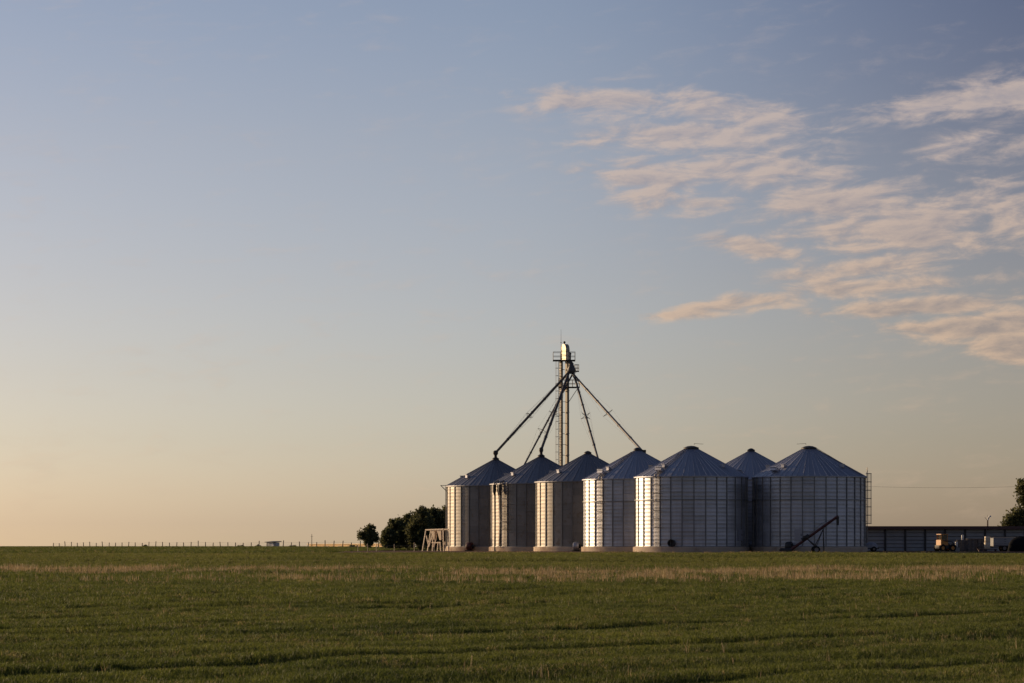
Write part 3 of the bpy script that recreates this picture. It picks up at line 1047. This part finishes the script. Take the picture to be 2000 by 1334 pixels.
for s in (-0.8, 0.8):
    w = MB().lathe([(0.2, -0.09), (0.30, -0.09), (0.345, -0.05), (0.345, 0.05), (0.30, 0.09), (0.2, 0.09)], 20).build('wheel', M_TYRE, A, 40)
    w.location = (ap(1593, 1067)[0], s, 0.345); w.rotation_euler = (math.pi / 2, 0, 0)
    MB().lathe([(0.01, 0.03), (0.2, 0.05), (0.2, -0.05), (0.01, -0.03)], 14).build('rim', M_STEEL, w)
ca = MB()
ca.tube([ap(1574, 1050), ap(1605, 1022, 0), ap(1632, 1011)], 0.012, 4)
ca.build('lift_cable', M_DARK, A)

# ------------------------------------------------------------------ long low shed at the right
SY = 306.0
SX0, SX1 = X_at(1690, SY), X_at(1690, SY) + 44.0
S = thing('long_shed', 'long low dark boarded shed with flat roof line right of the bins', 'shed', (SX0, SY, Z0))
SH = Z_at(1033, SY) - Z0
bay = 2.13
nbay = int((SX1 - SX0) / bay)
NPL = 6
ph = (SH - 0.06) / NPL
me_plank = MB().box((0, 0, 0), (bay - 0.16, 0.06, ph - 0.05)).mesh('plank', M_BOARD)
me_post = MB().box((0, 0, SH / 2 - 0.1), (0.2, 0.22, SH + 0.2)).mesh('post', M_DARK)
for i in range(nbay + 1):
    link('post', me_post, S, (i * bay, 0, 0))
    if i < nbay:
        for j in range(NPL):
            link('plank', me_plank, S, ((i + .5) * bay, 0.02 + rng.uniform(-.02, .02), 0.03 + (j + .5) * ph), (R(rng.uniform(-20, -10)), 0, 0))
L_ = nbay * bay
MB().box((L_ / 2, 6.2, SH / 2 + .05), (L_, 0.12, SH + .1)).box((0.06, 3.15, SH / 2 + .05), (0.10, 5.9, SH + .1)).box((L_ - 0.06, 3.15, SH / 2 + .05), (0.10, 5.9, SH + .1)).box((L_ / 2, 0.25, SH / 2 + .05), (L_ - 0.3, 0.06, SH + 0.1)).build('wall', M_BOARD, S)
rf = MB().box((L_ / 2, 3.1, SH + 0.17), (L_ + 0.5, 7.2, 0.12)).build('roof', M_DARK, S)
MB().box((L_ / 2, -0.53, SH + 0.12), (L_ + 0.52, 0.05, 0.34)).build('fascia', M_FASCIA, rf)

# ------------------------------------------------------------------ yard clutter at the right
# small orange loader
LY = 292.0
LX = X_at(1846, LY)
Ld = thing('compact_loader', 'small orange loader with an open cab beside the pallet stacks', 'loader', (LX, LY, Z0), R(22))
MB().box((0, 0, 0.48), (1.9, 0.85, 0.36)).build('chassis', M_DARK, Ld)
bd = MB().box((-0.35, 0, 0.92), (0.85, 0.95, 0.52)).box((-0.45, 0, 1.18), (0.6, 0.8, 0.06)).build('body', M_ORANGE, Ld)
cf = MB()
for sx in (-0.68, 0.02):
    for sy in (-0.4, 0.4):
        cf.tube([(sx, sy, 1.15), (sx, sy, 1.74)], 0.045, 6)
cf.box((-0.33, 0, 1.77), (0.86, 0.95, 0.07))
cf.build('cab_frame', M_ORANGE, Ld)
MB().box((-0.33, 0, 1.45), (0.6, 0.7, 0.5)).build('cab_glass', M_GLASS, Ld)
am = MB()
for s in (-0.52, 0.52):
    am.tube([(-0.5, s, 1.15), (0.5, s, 1.0), (1.15, s, 0.35)], 0.06, 6)
am.build('lift_arm', M_DARK, Ld)
MB().box((1.35, 0, 0.3), (0.08, 1.25, 0.45), (0, R(-14), 0)).box((1.6, 0, 0.09), (0.6, 1.25, 0.06)).build('bucket', M_DARK, Ld)
for sx in (-0.6, 0.55):
    for sy in (-0.55, 0.55):
        w = MB().lathe([(0.2, -0.11), (0.33, -0.11), (0.38, -0.06), (0.38, 0.06), (0.33, 0.11), (0.2, 0.11)], 20).build('wheel', M_TYRE, Ld, 40)
        w.location = (sx, sy, 0.38); w.rotation_euler = (math.pi / 2, 0, 0)
        MB().lathe([(0.01, 0.05), (0.2, 0.06), (0.2, -0.06), (0.01, -0.05)], 14).build('rim', M_ORANGE, w)

# stacks of grey pallets
M_PALLET = mat_plain('grey_pallet_wood', (0.15, 0.14, 0.14), 0.85, 0, 0.45, 2.0)
dk = MB()
for k in range(7):
    dk.box((0, -0.42 + k * 0.14, 0.135), (1.2, 0.1, 0.02))
for k in (-0.42, 0, 0.42):
    dk.box((0, k, 0.012), (1.2, 0.1, 0.02))
me_deck = dk.mesh('deck_boards', M_PALLET)
me_str = MB().box((0, 0, 0.073), (0.09, 1.0, 0.10)).mesh('stringer', M_PALLET)
PLY = 293.6
stack_names = [('left', 1877, 8, 0), ('middle', 1897, 9, 0), ('right', 1917, 9, 1)]
pal_proto = None
for si, (sn, px, n, _) in enumerate(stack_names):
    for k in range(n):
        where = ('left', 'middle', 'right')[si] + ' pallet stack'
        ordn = ['bottom', 'second from bottom', 'third from bottom', 'fourth from bottom', 'fifth from bottom', 'sixth from bottom', 'seventh from bottom', 'eighth from bottom', 'ninth'][k]
        lab = 'weathered grey wooden pallet, %s of the %s' % ('topmost' if k == n - 1 else ordn, where)
        t = thing('pallet', lab, 'pallet', (X_at(px, PLY) + rng.uniform(-.05, .05), PLY + rng.uniform(-.05, .05), Z0 + 0.02 + k * 0.1475), R(90 + rng.uniform(-4, 4)), 'stacked grey pallets')
        link('deck_boards', me_deck, t)
        for s in (-0.5, 0, 0.5):
            link('stringer', me_str, t, (s, 0, 0))


def drum(label, x, y, z, r, h, m, group):
    t = thing('plastic_drum', label, 'drum', (x, y, z), 0, group)
    MB().lathe([(0.01, 0), (r * .93, 0), (r, 0.03), (r, h * .32), (r * 1.03, h * .34), (r, h * .36), (r, h * .64), (r * 1.03, h * .66), (r, h * .68), (r, h - .04), (r * .9, h), (0.01, h)], 20).build('body', m, t, 40)
    MB().lathe([(0.01, h + .05), (r * .22, h + .05), (r * .22, h - .01)], 10, (r * .5, 0, 0)).build('cap', M_DARK, t, 40)
    return t


drum('upper of the two stacked cream drums in front of the pallets', X_at(1928, 291.8), 291.8, Z0 + 0.28 + 0.66, 0.27, 0.62, M_CREAM, 'drums by the pallets')
drum('lower of the two stacked cream drums in front of the pallets', X_at(1928, 291.8), 291.8, Z0 + 0.28, 0.31, 0.66, M_CREAM, 'drums by the pallets')
pl = thing('drum_plinth', 'low dark red plinth under the two cream drums', 'plinth', (X_at(1928, 291.8), 291.8, Z0))
MB().box((0, 0, 0.24), (2.0, 0.8, 0.08)).build('top', M_FASCIA, pl)
for s in (-0.85, 0.85):
    MB().box((s, 0, 0.11), (0.1, 0.7, 0.20)).build('leg', M_FASCIA, pl)
drum('small white drum standing low between loader and pallets', X_at(1868, 292.0), 292.0, Z0 + 0.44, 0.13, 0.55, M_WHITE, 'drums by the pallets')
cb_ = thing('block', 'dark concrete block carrying the small white drum', 'block', (X_at(1868, 292.0), 292.0, Z0))
MB().box((0, 0, 0.2), (0.62, 0.5, 0.44)).build('core', M_STIFF, cb_)
MB().box((0, 0, 0.43), (0.66, 0.54, 0.02)).build('cap', M_STIFF, cb_)
drum('small white drum on top of the left pallet stack', X_at(1880, PLY), PLY, Z0 + 0.02 + 8 * 0.1475, 0.12, 0.5, M_WHITE, 'drums by the pallets')

# farm trailer with pale top rail
RY = 295.5
Tr = thing('farm_trailer', 'dark slat-sided farm trailer with a pale top rail near the right tree', 'trailer', (X_at(1968, RY), RY, Z0))
for k in range(4):
    for s in (-0.95, 0.95):
        MB().box((0, s, 0.72 + k * 0.21), (3.2, 0.04, 0.17)).build('side_board', M_BOARD, Tr)
for sx in (-1.6, 1.6):
    MB().box((sx, 0, 1.0), (0.05, 1.9, 0.8)).build('end_board', M_BOARD, Tr)
for s in (-0.95, 0.95):
    MB().box((0, s, 1.47), (3.3, 0.09, 0.06)).build('top_rail', M_PALEWOOD, Tr)
MB().box((0, 0, 0.58), (3.2, 1.85, 0.1)).build('bed', M_DARK, Tr)
MB().box((-2.3, 0, 0.5), (1.5, 0.1, 0.1)).build('drawbar', M_DARK, Tr)
for s in (-0.8, 0.8):
    for sx in (-0.45, 0.45):
        w = MB().lathe([(0.18, -0.1), (0.3, -0.1), (0.35, -0.06), (0.35, 0.06), (0.3, 0.1), (0.18, 0.1)], 18).build('wheel', M_TYRE, Tr, 40)
        w.location = (sx, s, 0.35); w.rotation_euler = (math.pi / 2, 0, 0)
        MB().lathe([(0.01, 0.05), (0.18, 0.05), (0.18, -0.05), (0.01, -0.05)], 12).build('rim', M_STEEL, w)


def heap(name, label, cat, x, y, z, rx, ry, h, m, seed, lift=0.0):
    r = random.Random(seed)
    nu, nv = 26, 9
    vs, fs = [], []
    for j in range(nv + 1):
        f = j / nv
        for i in range(nu):
            a = 2 * math.pi * i / nu
            w = 1 + 0.10 * math.sin(3 * a + seed) + 0.07 * math.sin(7 * a + seed * 2) + r.uniform(-.03, .03)
            q = math.cos(f * math.pi / 2) ** 0.75
            vs.append((rx * w * q * math.cos(a), ry * w * q * math.sin(a), h * (math.sin(f * math.pi / 2) ** 0.9) * (1 + r.uniform(-.05, .05))))
    for j in range(nv):
        for i in range(nu):
            k = (i + 1) % nu
            fs.append((j * nu + i, j * nu + k, (j + 1) * nu + k, (j + 1) * nu + i))
    o = MB().add(vs, fs).build(name, m, None, True, (x, y, z + lift))
    return tag(o, label, cat)


heap('tarp_heap', 'black tarp-covered heap at the right edge in front of the trailer', 'heap', X_at(1998, 290), 290.0, Z0, 1.5, 1.2, 1.5, M_TARP, 4)
# pale bundle by the rightmost bin
bb = thing('covered_trailer', 'small trailer under a pale tarp beside the foot of the rightmost bin', 'trailer', (X_at(1703, 284), 284.0, Z0))
MB().box((0, 0, 0.34), (1.3, 0.9, 0.12)).build('bed', M_DARK, bb)
for s in (-0.5, 0.5):
    w = MB().lathe([(0.12, -0.07), (0.24, -0.07), (0.27, 0), (0.24, 0.07), (0.12, 0.07)], 16).build('wheel', M_TYRE, bb, 40)
    w.location = (0.15, s, 0.27); w.rotation_euler = (math.pi / 2, 0, 0)
    MB().lathe([(0.01, 0.04), (0.12, 0.04), (0.12, -0.04), (0.01, -0.04)], 10).build('rim', M_STEEL, w)
hv = heap('cover', '', '', 0, 0, 0, 0.62, 0.5, 0.55, M_PALE, 9)
for k in ('label', 'category'):
    del hv[k]
hv.parent = bb
hv.location = (-0.1, 0, 0.40)

# yard light on a pole behind the shed
PY = 314.0
Pp = thing('yard_light', 'yard lamp pole with a small white head above the long shed', 'lamp post', (X_at(1929, PY), PY, Z0))
hp = Z_at(1016, PY) - Z0
MB().tube([(0, 0, 0), (0, 0, hp)], [0.11, 0.075], 8).build('pole', M_WOOD, Pp, 40)
MB().tube([(0, 0, hp - 0.05), (0.26, 0, hp + 0.42)], 0.03, 5).tube([(0, 0, hp - 0.05), (-0.3, 0, hp + 0.3)], 0.025, 5).tube([(0.05, 0, hp), (0.0, 0, hp + 0.6)], 0.014, 4).build('arm', M_STEEL, Pp)
MB().lathe([(0.01, 0.16), (0.11, 0.13), (0.15, 0.0), (0.01, -0.03)], 12, (0.26, 0, hp + 0.36)).lathe([(0.01, 0.3), (0.07, 0.28), (0.07, 0.0), (0.01, 0.0)], 10, (0.04, 0, hp)).build('lamp_head', M_WHITE, Pp, 40)

# power line across the right
WY = 420.0
pw = MB()
pa, pb = Vector(P_at(1640, 948, WY)), Vector(P_at(2110, 945, WY))
for off in (0,):
    pts = []
    for i in range(15):
        f = i / 14
        p = pa.lerp(pb, f)
        pts.append((p.x, p.y, p.z - 0.45 * 4 * f * (1 - f)))
    pw.tube(pts, 0.013, 5)
tag(pw.build('power_line', M_SPOUT), 'thin dark overhead wire crossing the sky right of the bins', 'wire')
for px_, lab in ((1640, 'wooden utility pole hidden behind the rightmost bin'), (2110, 'wooden utility pole carrying the wire beyond the right tree')):
    x = X_at(px_, WY)
    g0 = tzf(x, WY)
    up = thing('utility_pole', lab, 'utility pole', (x, WY, g0), 0, 'utility poles')
    ztop = Z_at(948 if px_ == 1640 else 945, WY) - g0
    MB().tube([(0, 0.16, -0.3), (0, 0.16, ztop + 0.3)], [0.15, 0.11], 10).build('pole', M_WOOD, up, 40)
    MB().box((0, 0.0, ztop - 0.10), (1.2, 0.1, 0.1)).build('crossarm', M_WOOD, up)

# ------------------------------------------------------------------ pale timber hopper stand left of the bins
HY = 318.0
hg = tzf(X_at(850, HY), HY)
H = thing('hopper_stand', 'pale timber stand with two V-shaped hoppers left of the bins', 'hopper', (X_at(850, HY), HY, hg))


def hpz(px, py, dy=0.0):
    return (X_at(px, HY) - H.location.x, dy, Z_at(py, HY) - hg)


for dy in (-0.7, 0.7):
    MB().tube([hpz(834, 1035, dy), hpz(874, 1034, dy)], 0.09, 6).build('beam', M_PALEWOOD, H)
    for a, b in (((835, 1035), (827, 1078)), ((836, 1046), (842, 1068)), ((848, 1046), (842, 1068)), ((851, 1058), (849, 1078)), ((866, 1058), (868, 1078)), ((873, 1036), (874, 1078))):
        MB().tube([hpz(*a, dy), hpz(*b, dy)], 0.065, 6).build('leg', M_PALEWOOD, H)
MB().tube([hpz(848, 1060, -.7), hpz(868, 1060, -.7)], 0.06, 6).build('rail', M_PALEWOOD, H)
for c in (848, 862):
    t_, bt = hpz(c, 1036)[2], hpz(c, 1055)[2]
    x = hpz(c, 1036)[0]
    v = MB()
    w, d = 0.25, 0.5
    v.add([(x - w, -d, t_), (x + w, -d, t_), (x + w, d, t_), (x - w, d, t_), (x - .09, -.12, bt), (x + .09, -.12, bt), (x + .09, .12, bt), (x - .09, .12, bt)],
          [(1, 0, 4, 5)[::-1], (2, 1, 5, 6)[::-1], (3, 2, 6, 7)[::-1], (0, 3, 7, 4)[::-1], (4, 5, 6, 7)])
    v.build('hopper', M_PALEWOOD, H)

H.rotation_euler = (0, 0, R(-52))
H.scale = (1.5, 0.5, 1)

# ------------------------------------------------------------------ fence running away to the left
fence_pts = []
f0, f1 = (757, 480.0), (104, 600.0)
x0, x1 = X_at(f0[0], f0[1]), X_at(f1[0], f1[1])
npost = 46
F = thing('wire_fence', 'long post and wire fence along the horizon left of the trees', 'fence', (x0, f0[1], tzf(x0, f0[1])))
me_fp = MB().tube([(0, 0, -0.3), (0, 0, 1.0)], [0.085, 0.075], 7).mesh('post', M_WOOD, 40)
wires = [[], [], []]
for i in range(npost):
    f = i / (npost - 1)
    x, y = x0 + (x1 - x0) * f, f0[1] + (f1[1] - f0[1]) * f
    z = tzf(x, y)
    h = rng.uniform(0.85, 1.3)
    o = link('post', me_fp, F, (x - x0, y - f0[1], z - F.location.z), (R(rng.gauss(0, 2.5)), R(rng.gauss(0, 3)), 0))
    o.scale = (1, 1, h)
    for k in range(3):
        wires[k].append((x - x0, y - f0[1] - 0.09, z - F.location.z + (0.35, 0.62, 0.9)[k] * min(h, 1.05)))
for k in range(3):
    MB().tube(wires[k], 0.012, 4).build('wire', M_STEEL, F)
# nearer paler posts in front of the trees, at the edge of the yard
G = thing('yard_fence', 'short run of pale thin posts in front of the trees left of the bins', 'fence', (X_at(770, 300), 300.0, tzf(X_at(770, 300), 300)))
prev = []
for px_ in (699, 718, 735, 770, 809, 848, 867):
    x = X_at(px_, 300)
    z = tzf(x, 300)
    MB().tube([(0, 0, -.2), (0, 0, rng.uniform(0.75, 1.0))], 0.028, 6).build('post', M_PALEWOOD, G, 40, (x - G.location.x, 0, z - G.location.z))
    prev.append((x - G.location.x, -0.05, z - G.location.z + 0.6))
MB().tube(prev, 0.009, 4).build('wire', M_STEEL, G)

# little white shelter on the fence line
WX, WYY = X_at(533.5, 560), 560.0
Sh = thing('field_shelter', 'tiny white shelter with dark overhanging roof on the horizon', 'shelter', (WX, WYY, tzf(WX, WYY)))
MB().box((0, 0, 0.5), (1.9, 1.6, 1.0)).build('wall', M_SHEDW, Sh)
MB().box((-0.35, -0.81, 0.5), (0.5, 0.03, 0.6)).build('hatch', M_STIFF, Sh)
MB().box((0, 0, 1.10), (2.5, 2.2, 0.14), (R(4), 0, 0)).build('roof', M_DARK, Sh)
Sh.rotation_euler = (0, 0, R(-42))
# thin pole
px_, y_ = 609, 640.0
o = thing('thin_pole', 'thin bare pole on the horizon at the left end of the yellow barn', 'pole', (X_at(px_, y_), y_, tzf(X_at(px_, y_), y_)))
MB().tube([(0, 0, -0.2), (0, 0, Z_at(1043, y_) - o.location.z)], [0.09, 0.05], 6).build('shaft', M_WOOD, o, 40)
MB().box((0, 0, Z_at(1048, y_) - o.location.z), (0.5, 0.06, 0.06)).build('crossbar', M_WOOD, o)

# long yellow barn far away
BY = 930.0
bx0, bx1 = X_at(604, BY), X_at(790, BY)
zb_ = tzf(-50, BY) - 0.5
YB = thing('yellow_barn', 'long low yellow barn catching the sun beyond the fence', 'barn', (bx0, BY, zb_))
ang = R(-62)
ln = (bx1 - bx0) / math.cos(ang)
hz_ = Z_at(1062.5, BY) - zb_
W_ = MB()
W_.box((ln / 2, 3.0, (hz_ - .2) / 2), (ln, 6.0, hz_ - .2))
W_.build('wall', M_YELLOW, YB)
MB().box((ln / 2, 3.0, hz_ - 0.07), (ln + 1.2, 7.2, 0.25)).build('roof', M_YELLOW, YB)
for k in range(7):
    MB().box((ln * (k + .5) / 7, -0.03, hz_ * .45), (2.6, 0.08, hz_ * .35)).build('door', M_PALEWOOD, YB)
YB.rotation_euler = (0, 0, ang)


# ------------------------------------------------------------------ trees
def leaf_cloud(lobes, n, size, seed, name, parent):
    r = np.random.default_rng(seed)
    w = np.array([l[3] * l[4] * l[5] for l in lobes]) ** 0.7
    idx = r.choice(len(lobes), n, p=w / w.sum())
    Lb = np.array(lobes)[idx]
    d = r.normal(size=(n, 3))
    d /= np.linalg.norm(d, axis=1)[:, None]
    rad = r.random(n) ** 0.25 * (1 + 0.22 * r.random(n) ** 6)
    # leaves gather into clumps, leaving holes between
    P = Lb[:, :3] + d * rad[:, None] * Lb[:, 3:6]
    cl = r.integers(0, max(8, n // 26), n)
    centre = P[cl % n]
    P = centre + (P - centre) * r.uniform(0.02, 0.16, n)[:, None] + r.normal(scale=size * 0.9, size=(n, 3))
    a = r.normal(size=(n, 3)); a /= np.linalg.norm(a, axis=1)[:, None]
    b = np.cross(a, r.normal(size=(n, 3))); b /= np.linalg.norm(b, axis=1)[:, None]
    s = size * r.uniform(0.6, 1.3, n)[:, None]
    q = np.stack([P - a * s - b * s * .3, P + b * s * .75, P + a * s - b * s * .25, P - b * s * .7], 1).reshape(-1, 3)
    f = np.arange(4 * n).reshape(-1, 4)
    me = bpy.data.meshes.new(name)
    me.from_pydata(q.tolist(), [], f.tolist())
    me.materials.append(M_LEAF)
    return link(name, me, parent)


def tree(label, x, y, h, trunk_h, lobes, n, size, seed, group='trees around the yard', z=None):
    r = random.Random(seed)
    g0 = tzf(x, y) if z is None else z
    t = thing('broadleaf_tree', label, 'tree', (x, y, g0), 0, group)
    b = MB()
    tr = 0.035 * h
    b.tube([(0, 0, -0.3), (0.03 * h * r.uniform(-1, 1), 0, trunk_h * .6), (0, 0, trunk_h), (0, 0, h * 0.7)], [tr * 1.3, tr, tr * .8, tr * .2], 8)
    for lb in lobes:
        b.tube([(0, 0, trunk_h * r.uniform(.7, 1.0)), (lb[0] * .5, lb[1] * .5, (trunk_h + lb[2]) / 2), (lb[0], lb[1], lb[2])], [tr * .5, tr * .3, tr * .1], 5)
    b.build('trunk', M_BARK, t, 40)
    leaf_cloud(lobes, n, size, seed, 'crown', t)
    return t


# lone round tree
y_ = 452.0
mp_ = y_ / 5600.0
tree('small round lone tree left of the dark grove', X_at(719, y_), y_, 4.3, 0.9,
     [(-.95, 0, 1.95, .8, .8, .55), (.15, 0, 2.3, 1.15, 1.1, 1.2), (.95, .2, 1.9, .85, .9, .85), (.1, -.2, 1.05, .85, .8, .6), (.55, 0, 3.25, .6, .6, .65), (-.3, 0, 3.15, .6, .6, .6), (-1.35, 0, 2.45, .4, .4, .45), (.25, -.1, .5, .4, .4, .4)], 5600, 0.14, 41)
# grove: overlapping crowns getting taller towards the bins
grove = [(760, 3.0, 'low bushy tree at the left end of the dark grove'), (775, 4.4, 'second crown from the left in the dark grove'), (797, 5.3, 'middle tree of the dark grove, rising right of its low end'),
         (820, 6.2, 'tall tree of the dark grove with a tuft at its top'), (842, 6.2, 'tall dark tree of the grove above the hopper stand'), (864, 6.4, 'tallest grove tree, partly behind the leftmost bin')]
for i, (px_, h, lab) in enumerate(grove):
    h *= 1.12
    y_ = 455.0 + (i % 3) * 5
    r = random.Random(60 + i)
    w = 1.85 if h > 3.6 else 1.15
    lobes = [(0, 0, h * .62, w, w, h * .34)]
    for k in range(5):
        a = r.uniform(0, 6.28)
        lobes.append((math.cos(a) * w * .75, math.sin(a) * w * .75, h * r.uniform(.25, .75), w * .6, w * .6, h * .2))
    lobes.append((r.uniform(-.4, .4), 0, h * .9, w * .42, w * .42, h * .12))
    lobes.append((0, -.2, h * .2, w * .95, w * .9, h * .2))
    tree(lab, X_at(px_, y_), y_, h * 1.0, 0.7, lobes, 8500, 0.17, 70 + i)
# tree at the right edge
y_ = 330.0
tree('large tree cut by the right edge of the picture', X_at(2040, y_), y_, 8.2, 1.6,
     [(-1.9, 0, 6.6, 1.5, 1.5, 1.5), (-2.5, 0, 7.8, .75, .8, .75), (-4.4, 0, 3.2, 1.0, 1.1, 1.0), (-3.3, 0, 4.1, 1.1, 1.2, .9), (0.8, 0, 6.2, 2.2, 2.0, 1.8), (-2.7, 0, 3.0, 1.5, 1.5, 1.1), (-1.0, -.3, 3.3, 2.2, 2, 1.5), (1.6, 0, 4.0, 2.2, 2.2, 2.0), (-3.9, 0, 2.7, .9, 1, .75), (-2.0, 0, 7.0, .6, .7, .75), (0.5, 0, 7.6, 1.0, 1, .8)], 17000, 0.15, 91)


# low bushes on the fence line
def bush(label, px_, y, w, h, seed):
    x = X_at(px_, y)
    t = thing('low_bush', label, 'bush', (x, y, tzf(x, y)), 0, 'low bushes on the fence line')
    leaf_cloud([(0, 0, h * .45, w, w * .8, h * .5), (w * .5, 0, h * .3, w * .6, w * .6, h * .35), (-w * .5, 0, h * .3, w * .6, w * .6, h * .3)], 380, 0.11, seed, 'foliage', t)
    MB().tube([(0, 0, -.1), (0.02, 0, h * .6)], 0.04, 5).build('stem', M_BARK, t)


bush('low dark bush just right of the white shelter', 571, 545.0, 0.55, 0.45, 21)
bush('low rounded dark bush by the fence left of the lone tree', 689, 500.0, 0.85, 0.5, 22)
bush('low scrub by the fence left of the white shelter', 505, 570.0, 0.8, 0.5, 23)
bush('faint low scrub on the fence line far left of the shelter', 470, 575.0, 0.7, 0.45, 24)
bush('tiny scrub tuft by the fence posts at far left', 284, 585.0, 0.6, 0.4, 25)
